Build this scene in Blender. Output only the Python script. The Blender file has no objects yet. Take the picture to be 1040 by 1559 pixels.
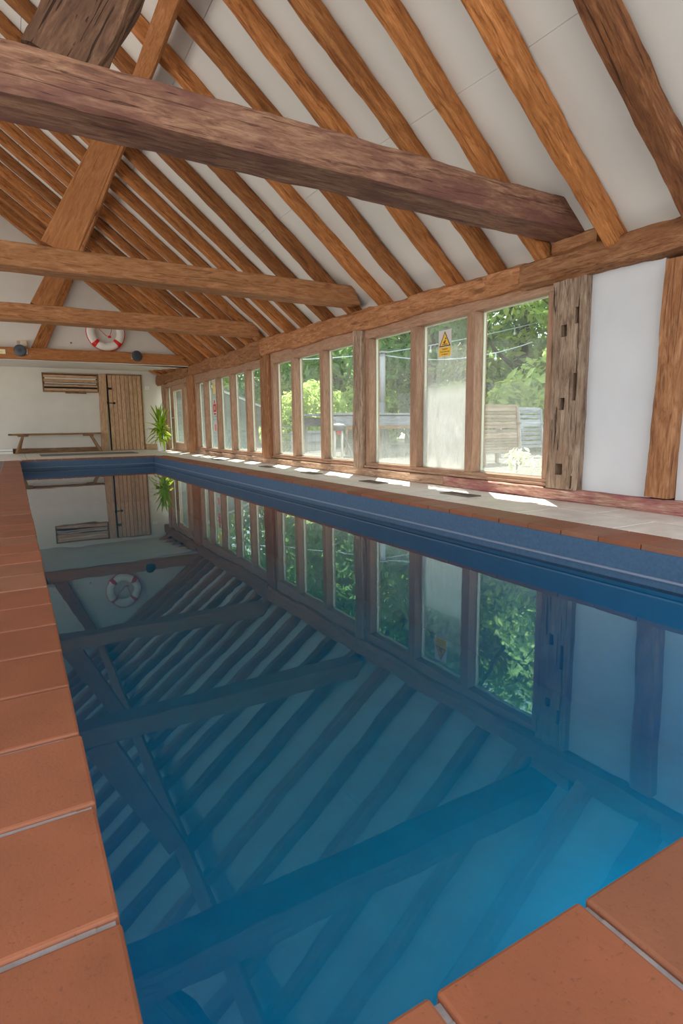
import bpy, bmesh, math, random
from mathutils import Vector, Matrix, noise
S = bpy.context.scene
COL = S.collection
PI = math.pi
rnd = random.Random(7)

# ------------------------------------------------------------------ camera
F_PX = 863.937
cam_d = bpy.data.cameras.new('camera'); cam = bpy.data.objects.new('camera', cam_d); COL.objects.link(cam)
cam_d.sensor_fit = 'HORIZONTAL'; cam_d.sensor_width = 36.0; cam_d.lens = F_PX/1040*36.0
cam_d.clip_start = 0.02; cam_d.clip_end = 300
def _cam_matrix():
    pp = Vector((520, 779.5))
    def d(v): return Vector((v[0]-pp.x, -(v[1]-pp.y), -F_PX)).normalized()
    Y = d((20, 655)); X = d((2050, 630)); Z = X.cross(Y)
    return Matrix((X, Y, Z)).to_4x4()
cam.matrix_world = Matrix.Translation((0, 0, .55)) @ _cam_matrix()
S.camera = cam

# ------------------------------------------------------------------ sky, sun, added fill lights, exposure
W = bpy.data.worlds.new('sky'); S.world = W; W.use_nodes = True
bg = W.node_tree.nodes['Background']; bg.inputs[0].default_value = (.84, .93, 1.0, 1); bg.inputs[1].default_value = 2.0
sd = bpy.data.lights.new('sun', 'SUN'); sd.energy = 14.0; sd.angle = .012; sd.color = (1, .95, .86)
sun = bpy.data.objects.new('sun', sd); COL.objects.link(sun)
sun.rotation_euler = Vector((-.30, -.40, -.92)).to_track_quat('-Z', 'Y').to_euler(); sun.location = (8, 12, 12)
def area(name, loc, aim, sx, sy, power, color):
    d = bpy.data.lights.new(name, 'AREA'); d.shape = 'RECTANGLE'; d.size = sx; d.size_y = sy; d.energy = power; d.color = color
    o = bpy.data.objects.new(name, d); COL.objects.link(o); o.location = loc
    o.rotation_euler = (Vector(aim)-Vector(loc)).to_track_quat('-Z', 'Y').to_euler()
    return o
# added area lights standing in for daylight from the unseen left side and near end
area('fill_left_openings', (-3.7, 6.5, .95), (0, 6.5, 1.7), 13, 1.4, 95, (1, .95, .88))
area('fill_near_end', (-.6, -1.5, .75), (1.4, 7, 2.3), 4.0, 1.2, 26, (1, .93, .84))
S.view_settings.view_transform = 'Standard'; S.view_settings.look = 'None'
S.view_settings.exposure = 0.45; S.view_settings.gamma = 1.0; S.view_settings.use_curve_mapping = False
S.cycles.use_denoising = True
S.cycles.max_bounces = 10; S.cycles.diffuse_bounces = 6; S.cycles.glossy_bounces = 4; S.cycles.transparent_max_bounces = 24
S.cycles.caustics_reflective = False; S.cycles.caustics_refractive = False
S.cycles.sample_clamp_indirect = 6

# ------------------------------------------------------------------ materials
MATS = {}
def new_mat(name):
    m = bpy.data.materials.new(name); m.use_nodes = True; MATS[name] = m
    return m, m.node_tree.nodes, m.node_tree.links, m.node_tree.nodes['Principled BSDF']
def rgba(c): return (c[0], c[1], c[2], 1)
def ramp(N, stops):
    r = N.new('ShaderNodeValToRGB'); e = r.color_ramp.elements
    while len(e) < len(stops): e.new(.5)
    for k, (p, c) in zip(e, stops): k.position = p; k.color = rgba(c) if not isinstance(c, float) else (c, c, c, 1)
    return r
def coords(N, L, scale, rand=True, out='Object'):
    tc = N.new('ShaderNodeTexCoord'); mp = N.new('ShaderNodeMapping'); mp.inputs['Scale'].default_value = scale
    L.new(tc.outputs[out], mp.inputs['Vector'])
    if rand:
        oi = N.new('ShaderNodeObjectInfo'); ml = N.new('ShaderNodeMath'); ml.operation = 'MULTIPLY'; ml.inputs[1].default_value = 37
        L.new(oi.outputs['Random'], ml.inputs[0]); L.new(ml.outputs[0], mp.inputs['Location'])
    return mp
def noise_n(N, L, vec, scale, detail=4, rough=.6, dist=0.0):
    n = N.new('ShaderNodeTexNoise'); n.inputs['Scale'].default_value = scale; n.inputs['Detail'].default_value = detail
    n.inputs['Roughness'].default_value = rough; n.inputs['Distortion'].default_value = dist
    L.new(vec.outputs[0], n.inputs['Vector']); return n
def mixc(N, L, fac, a, b, mode='MIX'):
    m = N.new('ShaderNodeMix'); m.data_type = 'RGBA'; m.blend_type = mode
    for s, i in ((fac, 0), (a, 6), (b, 7)):
        if isinstance(s, (int, float)): m.inputs[i].default_value = s
        elif isinstance(s, tuple): m.inputs[i].default_value = rgba(s)
        else: L.new(s, m.inputs[i])
    return m.outputs[2]
def wood(name, dark, mid, light, crack=.6, patch=None, patch_amt=.5, rough=.72, g=1.0, vary=.35, bump=.5):
    m, N, L, B = new_mat(name)
    fine = noise_n(N, L, coords(N, L, (1.7*g, 11*g, 11*g)), 3.2, 7, .66, .9)
    r = ramp(N, [(.30, dark), (.5, mid), (.72, light)]); L.new(fine.outputs[0], r.inputs[0])
    big = noise_n(N, L, coords(N, L, (1.0, 3.0, 3.0)), 2.2, 4, .6)
    pr = ramp(N, [(.42, 0.0), (.66, 1.0)]); L.new(big.outputs[0], pr.inputs[0])
    c = r.outputs[0]
    hair = noise_n(N, L, coords(N, L, (2.2*g, 40*g, 40*g)), 6, 4, .7)
    hr = ramp(N, [(.32, (.72, .70, .68)), (.6, (1.08, 1.08, 1.08))]); L.new(hair.outputs[0], hr.inputs[0]); c = mixc(N, L, 1.0, c, hr.outputs[0], 'MULTIPLY')
    kn = N.new('ShaderNodeTexVoronoi'); kn.inputs['Scale'].default_value = 1.0; L.new(coords(N, L, (1.3, 4.5, 4.5)).outputs[0], kn.inputs['Vector'])
    kr = ramp(N, [(.05, (.22, .16, .12)), (.13, (1, 1, 1))]); L.new(kn.outputs['Distance'], kr.inputs[0]); c = mixc(N, L, .55 if crack > .25 else .2, c, kr.outputs[0], 'MULTIPLY')
    if patch:
        pm = N.new('ShaderNodeMath'); pm.operation = 'MULTIPLY'; pm.inputs[1].default_value = patch_amt; L.new(pr.outputs[0], pm.inputs[0])
        c = mixc(N, L, pm.outputs[0], c, patch)
    ck = noise_n(N, L, coords(N, L, (.7*g, 26*g, 26*g)), 2.6, 3, .5, .9)
    cr = ramp(N, [(.31, 0.0), (.37, 1.0)]); L.new(ck.outputs[0], cr.inputs[0])
    inv = N.new('ShaderNodeMath'); inv.operation = 'MULTIPLY_ADD'; inv.inputs[1].default_value = -crack; inv.inputs[2].default_value = crack
    L.new(cr.outputs[0], inv.inputs[0])
    c = mixc(N, L, inv.outputs[0], c, tuple(x*.28 for x in dark))
    oi = N.new('ShaderNodeObjectInfo'); mr = N.new('ShaderNodeMapRange'); mr.inputs['To Min'].default_value = 1-vary; mr.inputs['To Max'].default_value = 1+vary*.5
    L.new(oi.outputs['Random'], mr.inputs['Value'])
    hs = N.new('ShaderNodeHueSaturation'); L.new(mr.outputs[0], hs.inputs['Value']); L.new(c, hs.inputs['Color'])
    L.new(hs.outputs[0], B.inputs['Base Color']); B.inputs['Roughness'].default_value = rough
    B.inputs['Specular IOR Level'].default_value = .25
    h = N.new('ShaderNodeMath'); h.operation = 'MULTIPLY_ADD'; h.inputs[1].default_value = .5; L.new(fine.outputs[0], h.inputs[0]); L.new(cr.outputs[0], h.inputs[2])
    bp = N.new('ShaderNodeBump'); bp.inputs['Strength'].default_value = bump; bp.inputs['Distance'].default_value = .008
    L.new(h.outputs[0], bp.inputs['Height']); L.new(bp.outputs[0], B.inputs['Normal'])
    return m
def plain(name, col, rough=.6, metal=0.0, spec=.4, var=.0, vscale=6.0, bump=0.0, emit=None):
    m, N, L, B = new_mat(name)
    B.inputs['Roughness'].default_value = rough; B.inputs['Metallic'].default_value = metal; B.inputs['Specular IOR Level'].default_value = spec
    n = noise_n(N, L, coords(N, L, (1, 1, 1)), vscale, 5)
    r = ramp(N, [(.3, tuple(x*(1-var) for x in col)), (.7, tuple(min(1, x*(1+var)) for x in col))]); L.new(n.outputs[0], r.inputs[0])
    L.new(r.outputs[0], B.inputs['Base Color'])
    if bump:
        bp = N.new('ShaderNodeBump'); bp.inputs['Strength'].default_value = bump; bp.inputs['Distance'].default_value = .01
        L.new(n.outputs[0], bp.inputs['Height']); L.new(bp.outputs[0], B.inputs['Normal'])
    return m
M_RAFTER = wood('rafter_oak', (.17, .055, .016), (.43, .165, .05), (.60, .27, .10), .6, (.27, .105, .035), .5)
M_RAFTER_DARK = wood('dark_rafter_oak', (.075, .026, .012), (.23, .09, .035), (.38, .18, .08), .8, (.10, .04, .02), .6)
M_TIE = wood('tie_beam_oak', (.22, .088, .034), (.44, .20, .088), (.58, .31, .155), .45, (.30, .14, .055), .5)
M_TIE_NEAR = wood('stained_tie_oak', (.09, .04, .028), (.25, .125, .078), (.40, .24, .155), .5, (.13, .052, .042), .85, bump=.7)
M_STRUT = wood('orange_strut_oak', (.36, .13, .042), (.50, .205, .075), (.60, .28, .12), .35, (.42, .16, .05), .5)
M_STRUT_DARK = wood('dark_strut_oak', (.05, .027, .018), (.15, .075, .042), (.28, .16, .10), .85, (.10, .05, .03), .6, bump=.9)
M_PLATE = wood('wall_plate_oak', (.17, .065, .026), (.40, .18, .082), (.55, .30, .155), .55, (.26, .105, .042), .6)
M_POST = wood('weathered_post_oak', (.13, .08, .055), (.38, .265, .19), (.60, .47, .36), .85, (.24, .15, .10), .55, bump=1.0)
M_FRAME = wood('window_frame_wood', (.30, .165, .10), (.41, .24, .155), (.50, .32, .22), .12, None, 0, .5, bump=.15, vary=.12)
M_SILL = wood('sill_beam_oak', (.22, .12, .075), (.42, .27, .18), (.60, .45, .34), .6, (.30, .17, .10), .5)
M_SILL_RED = wood('red_stained_sill_oak', (.17, .07, .055), (.36, .20, .15), (.58, .42, .33), .6, (.24, .045, .07), .9)
M_DOOR = wood('plank_door_wood', (.38, .22, .13), (.62, .40, .255), (.72, .50, .34), .3, (.50, .30, .165), .45, vary=.15, bump=.25)
M_BENCH = wood('bench_wood', (.13, .07, .035), (.31, .18, .095), (.42, .26, .15), .4)
M_GARDEN = wood('garden_furniture_wood', (.28, .19, .12), (.45, .33, .23), (.58, .46, .35), .3)
M_GREYWOOD = wood('silvered_garden_wood', (.24, .25, .30), (.40, .42, .47), (.58, .60, .64), .3)
M_SHED = wood('shed_weatherboard', (.13, .12, .11), (.22, .21, .19), (.32, .31, .28), .3, vary=.2)
M_BARK = wood('bark', (.03, .022, .016), (.09, .065, .045), (.16, .12, .09), .8)
M_PLASTER = plain('white_plaster', (.71, .68, .63), .85, var=.05, vscale=2.0, bump=.12)
M_CEIL = plain('white_ceiling_board', (.72, .70, .67), .8, var=.03, vscale=1.2)
M_RIGHTPLASTER = plain('pale_wall_plaster', (.62, .63, .66), .6, var=.06, vscale=1.6, bump=.15)
M_DARK = plain('dark_void', (.02, .018, .016), .9)
M_BEAD = plain('sunlit_cream_bead', (.80, .77, .62), .5)  # cream tone also stands in for sunlight on the outer frame reveals
M_WHITE = plain('white_enamel', (.82, .81, .79), .4)
M_BLACK = plain('black_iron', (.02, .018, .016), .55, .3)
M_GROUT = plain('pale_grout', (.30, .275, .285), .9, var=.2, vscale=30, bump=.3)
M_DECKGROUT = plain('grey_grout', (.20, .18, .165), .9)
def tile_mat(name, cols, rough, spots=True, bump=.15, spec=.35):
    m, N, L, B = new_mat(name)
    oi = N.new('ShaderNodeObjectInfo')
    r = ramp(N, [(i/(len(cols)-1), c) for i, c in enumerate(cols)]); L.new(oi.outputs['Random'], r.inputs[0])
    n = noise_n(N, L, coords(N, L, (1, 1, 1)), 7, 5)
    mr = ramp(N, [(.3, (.84, .84, .84)), (.7, (1.1, 1.1, 1.1))]); L.new(n.outputs[0], mr.inputs[0])
    c = mixc(N, L, 1.0, r.outputs[0], mr.outputs[0], 'MULTIPLY')
    f = noise_n(N, L, coords(N, L, (1, 1, 1)), 160, 2)
    if spots:
        sr = ramp(N, [(.28, .55), (.38, 0.0)]); L.new(f.outputs[0], sr.inputs[0])
        c = mixc(N, L, sr.outputs[0], c, (.14, .05, .03))
    L.new(c, B.inputs['Base Color']); B.inputs['Roughness'].default_value = rough; B.inputs['Specular IOR Level'].default_value = spec
    bp = N.new('ShaderNodeBump'); bp.inputs['Strength'].default_value = bump; bp.inputs['Distance'].default_value = .003
    L.new(f.outputs[0], bp.inputs['Height']); L.new(bp.outputs[0], B.inputs['Normal'])
    return m
M_TERRA = tile_mat('terracotta', [(.245, .079, .038), (.28, .098, .050), (.22, .072, .034), (.265, .112, .066)], .55)
M_DECK = tile_mat('cream_deck_tile', [(.74, .69, .64), (.78, .73, .68), (.72, .68, .64)], .45, False, .05)
def liner_mat():
    m, N, L, B = new_mat('blue_pool_liner')
    n = noise_n(N, L, coords(N, L, (1, 1, 1)), 60, 3)
    r = ramp(N, [(.3, (.032, .082, .165)), (.7, (.05, .115, .21))]); L.new(n.outputs[0], r.inputs[0])
    L.new(r.outputs[0], B.inputs['Base Color']); B.inputs['Roughness'].default_value = .5
    return m
M_LINER = liner_mat()
M_FLOORLINER = plain('pool_floor_liner', (.004, .60, .99), .6, var=.08)  # coloured brighter than the upper liner, making up for weak light underwater
def water_mat():
    m, N, L, B = new_mat('pool_water'); N.remove(B)
    out = N['Material Output']
    tr = N.new('ShaderNodeBsdfTransparent'); tr.inputs[0].default_value = (.03, .85, .99, 1)
    gl = N.new('ShaderNodeBsdfGlossy'); gl.inputs['Roughness'].default_value = 0.012
    fr = N.new('ShaderNodeFresnel'); fr.inputs[0].default_value = 1.75
    n = noise_n(N, L, coords(N, L, (1, 1, 1), False), 2.5, 2)
    bp = N.new('ShaderNodeBump'); bp.inputs['Strength'].default_value = .05; bp.inputs['Distance'].default_value = .01
    L.new(n.outputs[0], bp.inputs['Height']); L.new(bp.outputs[0], gl.inputs['Normal'])
    tr2 = ramp(N, [(.05, (.42, .90, 1.0)), (.5, (1, 1, 1))]); L.new(fr.outputs[0], tr2.inputs[0]); L.new(tr2.outputs[0], gl.inputs[0])
    mx = N.new('ShaderNodeMixShader'); L.new(fr.outputs[0], mx.inputs[0]); L.new(tr.outputs[0], mx.inputs[1]); L.new(gl.outputs[0], mx.inputs[2])
    L.new(mx.outputs[0], out.inputs['Surface']); return m
M_WATER = water_mat()
def glass_mat(name, low, high, zmid, soft, tint=(.55, .58, .56)):
    """clear pane with a film of condensation: low = film near the sill, high = film near the head"""
    m, N, L, B = new_mat(name); N.remove(B); out = N['Material Output']
    tr = N.new('ShaderNodeBsdfTransparent'); tr.inputs[0].default_value = (.93, .96, .94, 1)
    gl = N.new('ShaderNodeBsdfGlossy'); gl.inputs['Roughness'].default_value = .0
    fr = N.new('ShaderNodeFresnel'); fr.inputs[0].default_value = 1.3
    gm = N.new('ShaderNodeNewGeometry'); bf = N.new('ShaderNodeMath'); bf.operation = 'SUBTRACT'; bf.inputs[0].default_value = 1; L.new(gm.outputs['Backfacing'], bf.inputs[1])
    fb = N.new('ShaderNodeMath'); fb.operation = 'MULTIPLY'; L.new(fr.outputs[0], fb.inputs[0]); L.new(bf.outputs[0], fb.inputs[1]); fr = fb
    mx = N.new('ShaderNodeMixShader'); L.new(fr.outputs[0], mx.inputs[0]); L.new(tr.outputs[0], mx.inputs[1]); L.new(gl.outputs[0], mx.inputs[2])
    df = N.new('ShaderNodeBsdfDiffuse'); df.inputs[0].default_value = rgba(tint)
    tl = N.new('ShaderNodeBsdfTranslucent'); tl.inputs[0].default_value = rgba(tint)
    fm = N.new('ShaderNodeMixShader'); fm.inputs[0].default_value = .5; L.new(df.outputs[0], fm.inputs[1]); L.new(tl.outputs[0], fm.inputs[2])
    tc = N.new('ShaderNodeTexCoord'); sx = N.new('ShaderNodeSeparateXYZ'); L.new(tc.outputs['Object'], sx.inputs[0])
    mr = N.new('ShaderNodeMapRange'); mr.interpolation_type = 'SMOOTHSTEP'
    for k, v in (('From Min', zmid-soft), ('From Max', zmid+soft), ('To Min', low), ('To Max', high)): mr.inputs[k].default_value = v
    n = noise_n(N, L, coords(N, L, (1, 4, 1.2), False), 3.5, 4)
    nr = N.new('ShaderNodeMapRange'); nr.inputs['From Min'].default_value = .3; nr.inputs['From Max'].default_value = .7
    nr.inputs['To Min'].default_value = .55; nr.inputs['To Max'].default_value = 1.25; L.new(n.outputs[0], nr.inputs['Value'])
    ad = N.new('ShaderNodeMath'); ad.operation = 'MULTIPLY_ADD'; ad.inputs[1].default_value = .22; L.new(n.outputs[0], ad.inputs[0]); L.new(sx.outputs[2], ad.inputs[2])
    sb = N.new('ShaderNodeMath'); sb.operation = 'SUBTRACT'; sb.inputs[1].default_value = .11; L.new(ad.outputs[0], sb.inputs[0]); L.new(sb.outputs[0], mr.inputs['Value'])
    ml = N.new('ShaderNodeMath'); ml.operation = 'MULTIPLY'; ml.use_clamp = True; L.new(mr.outputs[0], ml.inputs[0]); L.new(nr.outputs[0], ml.inputs[1])
    m2 = N.new('ShaderNodeMixShader'); L.new(ml.outputs[0], m2.inputs[0]); L.new(mx.outputs[0], m2.inputs[1]); L.new(fm.outputs[0], m2.inputs[2])
    L.new(m2.outputs[0], out.inputs['Surface']); return m
G_CLEAR = glass_mat('lightly_misted_glass', .35, .09, .36, .26)
G_LOW = glass_mat('low_misted_glass', .45, .10, .40, .25)
G_FOG = glass_mat('fogged_glass', .80, .20, .86, .12, (.66, .67, .65))
G_FAR = glass_mat('teal_misted_glass', .36, .14, .5, .4, (.42, .52, .51))
def leaf_mat(name, a, b, t):
    m, N, L, B = new_mat(name); N.remove(B); out = N['Material Output']
    ge = N.new('ShaderNodeNewGeometry'); r = ramp(N, [(0, a), (1, b)]); L.new(ge.outputs['Random Per Island'], r.inputs[0])
    oi = N.new('ShaderNodeObjectInfo'); mr = N.new('ShaderNodeMapRange'); mr.inputs['To Min'].default_value = .7; mr.inputs['To Max'].default_value = 1.25
    L.new(oi.outputs['Random'], mr.inputs['Value']); hs = N.new('ShaderNodeHueSaturation'); L.new(mr.outputs[0], hs.inputs['Value']); L.new(r.outputs[0], hs.inputs['Color'])
    df = N.new('ShaderNodeBsdfDiffuse'); L.new(hs.outputs[0], df.inputs[0])
    tl = N.new('ShaderNodeBsdfTranslucent'); L.new(mixc(N, L, .5, hs.outputs[0], t), tl.inputs[0])
    mx = N.new('ShaderNodeMixShader'); mx.inputs[0].default_value = .58; L.new(df.outputs[0], mx.inputs[1]); L.new(tl.outputs[0], mx.inputs[2])
    L.new(mx.outputs[0], out.inputs['Surface']); return m
M_LEAF = leaf_mat('tree_leaf', (.25, .38, .09), (.62, .72, .24), (.72, .82, .18))
M_LEAF2 = leaf_mat('light_leaf', (.38, .54, .18), (.68, .78, .36), (.76, .88, .3))
M_LEAF3 = leaf_mat('dark_leaf', (.12, .25, .10), (.26, .42, .17), (.34, .55, .14))
M_FLOWER = leaf_mat('white_flower_leaf', (.62, .66, .45), (.85, .86, .70), (.8, .85, .5))
M_PLANT = leaf_mat('houseplant_leaf', (.18, .36, .04), (.46, .66, .08), (.55, .75, .06))
M_RED = plain('red_plastic', (.70, .02, .015), .45)
M_BUOY = plain('white_buoy_plastic', (.80, .78, .72), .45)
M_NAVY = plain('dark_blue_grey_enamel', (.055, .065, .085), .45)
M_CREAM = plain('cream_plastic', (.66, .55, .42), .5)
M_YELLOW = plain('yellow_sign_print', (.86, .50, .05), .5)
M_PALEYEL = plain('pale_yellow_sign_print', (.80, .66, .22), .5)
M_SIGNWHITE = plain('grey_white_sign_board', (.66, .62, .62), .5)
M_SIGNBLACK = plain('black_sign_print', (.03, .025, .02), .5)
M_POT = plain('white_pot_glaze', (.80, .78, .76), .35)
M_SOIL = plain('potting_soil', (.03, .02, .015), .95)
M_MATGREY = plain('grey_rubber_mat', (.17, .165, .16), .8, var=.1, vscale=25)
M_GRILLE = plain('bronze_grille_metal', (.17, .14, .12), .45, .6)
M_PAVE = plain('outdoor_paving', (.13, .12, .112), .9, var=.15, vscale=3)
M_GROUND = plain('pale_bounce_gravel', (.34, .32, .29), .95, var=.12, vscale=1.5)
M_STEEL = plain('grey_steel', (.22, .22, .23), .5, .4)
M_POLE = plain('pale_grey_pole', (.45, .44, .48), .6)
M_FENCE = plain('blue_grey_board', (.36, .39, .43), .7, var=.1)
M_BULB = plain('frosted_bulb_glass', (.85, .86, .88), .2)
M_CABLE = plain('pale_cable', (.55, .62, .70), .5)
M_SLATE = plain('shed_roofing', (.12, .11, .11), .8)

# ------------------------------------------------------------------ builders
def tag(o, label=None, cat=None, group=None, kind=None):
    if label: o['label'] = label
    if cat: o['category'] = cat
    if group: o['group'] = group
    if kind: o['kind'] = kind
    return o
def link(name, me, parent=None, mw=None):
    o = bpy.data.objects.new(name, me); COL.objects.link(o)
    if parent: o.parent = parent
    if mw is not None: o.matrix_basis = mw
    return o
def attach(o, parent):
    m = o.matrix_basis.copy(); o.parent = parent; o.matrix_basis = Matrix.Translation(-parent.location) @ m; return o
def empty(name, loc=(0, 0, 0), rz=0, parent=None):
    o = bpy.data.objects.new(name, None); COL.objects.link(o); o.location = loc; o.rotation_euler = (0, 0, rz)
    o.empty_display_size = .1
    if parent: o.parent = parent
    return o
class MB:
    def __init__(s): s.v = []; s.f = []
    def add(s, vs, fs):
        b = len(s.v); s.v += [tuple(p) for p in vs]; s.f += [tuple(b+i for i in q) for q in fs]; return s
    def box(s, a, b, M=None):
        x0, y0, z0 = a; x1, y1, z1 = b
        vs = [Vector(p) for p in ((x0, y0, z0), (x1, y0, z0), (x1, y1, z0), (x0, y1, z0), (x0, y0, z1), (x1, y0, z1), (x1, y1, z1), (x0, y1, z1))]
        if M is not None: vs = [M @ p for p in vs]
        return s.add(vs, [(3, 2, 1, 0), (4, 5, 6, 7), (0, 1, 5, 4), (1, 2, 6, 5), (2, 3, 7, 6), (3, 0, 4, 7)])
    def prism(s, poly, d):
        """poly: list of 3D points, extruded by vector d"""
        n = len(poly); d = Vector(d); vs = [Vector(p) for p in poly]; vs += [p+d for p in vs]
        return s.add(vs, [tuple(range(n-1, -1, -1)), tuple(range(n, 2*n))] + [(i, (i+1) % n, n+(i+1) % n, n+i) for i in range(n)])
    def tube(s, pts, r, n=8, cap=True):
        pts = [Vector(p) for p in pts]; rs = r if isinstance(r, (list, tuple)) else [r]*len(pts); b = len(s.v); vs = []
        for i, p in enumerate(pts):
            t = (pts[min(i+1, len(pts)-1)]-pts[max(i-1, 0)]).normalized()
            u = t.orthogonal().normalized() if i == 0 else (u - t*u.dot(t)).normalized()
            w = t.cross(u)
            vs += [p+(u*math.cos(2*PI*k/n)+w*math.sin(2*PI*k/n))*rs[i] for k in range(n)]
        fs = [(i*n+k, i*n+(k+1) % n, (i+1)*n+(k+1) % n, (i+1)*n+k) for i in range(len(pts)-1) for k in range(n)]
        if cap: fs += [tuple(range(n-1, -1, -1)), tuple(range((len(pts)-1)*n, len(pts)*n))]
        return s.add(vs, fs)
    def lathe(s, prof, n=24, M=None):
        vs = []
        for r, z in prof: vs += [Vector((r*math.cos(2*PI*k/n), r*math.sin(2*PI*k/n), z)) for k in range(n)]
        if M is not None: vs = [M @ p for p in vs]
        fs = [(i*n+k, i*n+(k+1) % n, (i+1)*n+(k+1) % n, (i+1)*n+k) for i in range(len(prof)-1) for k in range(n)]
        fs += [tuple(range(n-1, -1, -1)), tuple(range((len(prof)-1)*n, len(prof)*n))]
        return s.add(vs, fs)
    def mesh(s, name, mat, smooth=False, bevel=0.0, seg=2):
        me = bpy.data.meshes.new(name); me.from_pydata(s.v, [], s.f); me.update()
        bm = bmesh.new(); bm.from_mesh(me); bmesh.ops.recalc_face_normals(bm, faces=bm.faces[:])
        if bevel: bmesh.ops.bevel(bm, geom=bm.edges[:], offset=bevel, segments=seg, affect='EDGES', profile=.5)
        bm.to_mesh(me); bm.free()
        if smooth:
            for p in me.polygons: p.use_smooth = True
        me.materials.append(mat); return me
    def build(s, name, mat, parent=None, mw=None, **k): return link(name, s.mesh(name, mat, **k), parent, mw)
def box(name, a, b, mat, parent=None, bevel=0.0):
    """box mesh whose origin sits at its own centre-bottom"""
    c = Vector(((a[0]+b[0])/2, (a[1]+b[1])/2, a[2])); q = MB()
    q.box(Vector(a)-c, Vector(b)-c); return q.build(name, mat, parent, Matrix.Translation(c), bevel=bevel)
def frame_of(p0, p1, up):
    x = (p1-p0).normalized(); z = (up - x*up.dot(x)).normalized(); y = z.cross(x)
    m = Matrix((x, y, z)).transposed().to_4x4(); m.translation = p0; return m
def timber(name, p0, p1, w, h, mat, parent=None, up=(0, 0, 1), seed=0, rough=.006, wane=.012, bow=0.0, bowz=0.0, w1=None, h1=None,
           step=.09, cut0=0.0, cut1=0.0, per=4, sag=None, smooth=True):
    """a hewn timber: local X runs along it; w along local Y, h along local Z; worn edges, wavering faces"""
    p0 = Vector(p0); p1 = Vector(p1); up = Vector(up); mw = frame_of(p0, p1, up); Ln = (p1-p0).length
    n = max(2, int(Ln/step)); w1 = w if w1 is None else w1; h1 = h if h1 is None else h1
    vs = []; sd = seed*17.31
    for i in range(n+1):
        t = i/n; x = t*Ln; ww = (w+(w1-w)*t)/2; hh = (h+(h1-h)*t)/2
        oy = bow*math.sin(PI*t) + 1.6*rough*noise.noise((x*.9, sd, 3.1)); oz = bowz*math.sin(PI*t) + 1.6*rough*noise.noise((x*.9, sd, 9.7))
        if sag: oz += sag(t)
        ring = []
        cr = [(1, 1), (-1, 1), (-1, -1), (1, -1)]
        for c in range(4):
            a = cr[c]; b = cr[(c+1) % 4]
            wn = wane*(1+.9*noise.noise((x*2.3, sd+c*5.7, .4)))
            wn = max(.15*wane, wn + max(0, noise.noise((x*1.1, sd+c*3.3, 7.7))-.25)*wane*4)
            wn = min(wn, .45*min(ww, hh)*2*.5)
            A = Vector((a[0]*ww, a[1]*hh)); B_ = Vector((b[0]*ww, b[1]*hh)); d = (B_-A); ln = d.length; d /= ln
            for k in range(per):
                s_ = wn + (ln-2*wn)*k/(per-1); ring.append(A+d*s_)
        for q in ring:
            nx = rough*(noise.noise((x*3.1, q.x*9+sd, q.y*9))+.6*noise.noise((x*11, q.x*30+sd, q.y*30)))
            l = q.length or 1; q2 = q*(1+nx/l)
            xx = x
            if i == 0 and cut0: xx += (q.y+hh)*cut0
            if i == n and cut1: xx -= (q.y+hh)*cut1
            vs.append((xx, q2.x+oy, q2.y+oz))
    k = 4*per
    fs = [(i*k+j, i*k+(j+1) % k, (i+1)*k+(j+1) % k, (i+1)*k+j) for i in range(n) for j in range(k)]
    fs += [tuple(range(k-1, -1, -1)), tuple(range(n*k, (n+1)*k))]
    q = MB(); q.add(vs, fs); me = q.mesh(name, mat)
    if smooth and rough > .004:
        for p in me.polygons: p.use_smooth = len(p.vertices) == 4
        try: me.set_sharp_from_angle(angle=math.radians(32))
        except Exception: pass
    return link(name, me, parent, mw)
def plank(name, p0, p1, w, h, mat, parent=None, up=(0, 0, 1), seed=0): return timber(name, p0, p1, w, h, mat, parent, up, seed, rough=.0015, wane=.003, step=.5, per=2)
def text(body, size, mat, parent, mw, name='lettering'):
    c = bpy.data.curves.new(name, 'FONT'); c.body = body; c.size = size; c.align_x = 'CENTER'; c.align_y = 'CENTER'; c.extrude = .0006; c.resolution_u = 2
    c.materials.append(mat); o = bpy.data.objects.new(name, c); COL.objects.link(o); o.parent = parent; o.matrix_basis = mw
    bpy.context.view_layer.update(); me = bpy.data.meshes.new_from_object(o.evaluated_get(bpy.context.evaluated_depsgraph_get())); bpy.data.objects.remove(o)
    return link(name, me, parent, mw)

# ------------------------------------------------------------------ the setting: ground, floor, coping, basin, walls
RY0, RY1 = -1.6, 15.72          # barn from end to end
XL, XR = -3.8, 3.44             # inner faces of the long walls
PX0, PX1, PY0, PY1 = .045, 2.45, .36, 11.95   # pool opening
gq = MB()
gq.box((-40, -25, -.5), (XL-.15, 45, -.06)); gq.box((XR+.1, -25, -.5), (45, 45, -.06)); gq.box((XL-.15, -25, -.5), (XR+.1, RY0, -.06)); gq.box((XL-.15, RY1+.2, -.5), (XR+.1, 45, -.06))
tag(gq.build('ground', M_GROUND), 'pale gravel ground around the barn, added to bounce daylight inside', kind='structure')  # pale surface put in to bounce daylight up to the ceiling
fl = MB(); bed = -.012
fl.box((XL-.1, RY0, -.25), (-.2, RY1+.1, bed)); fl.box((2.70, RY0, -.25), (XR+.06, RY1+.1, bed)); fl.box((-.2, 12.21, -.25), (2.70, RY1+.1, bed)); fl.box((-.2, RY0, -.25), (2.70, .12, bed))
floor = tag(fl.build('floor', M_DECKGROUT), 'pale tiled deck around the pool', kind='structure')
def tile_mesh(name, lx, ly, t, mat, bev): return MB().box((-lx/2, -ly/2, -t), (lx/2, ly/2, 0)).mesh(name, mat, bevel=bev)
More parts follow.
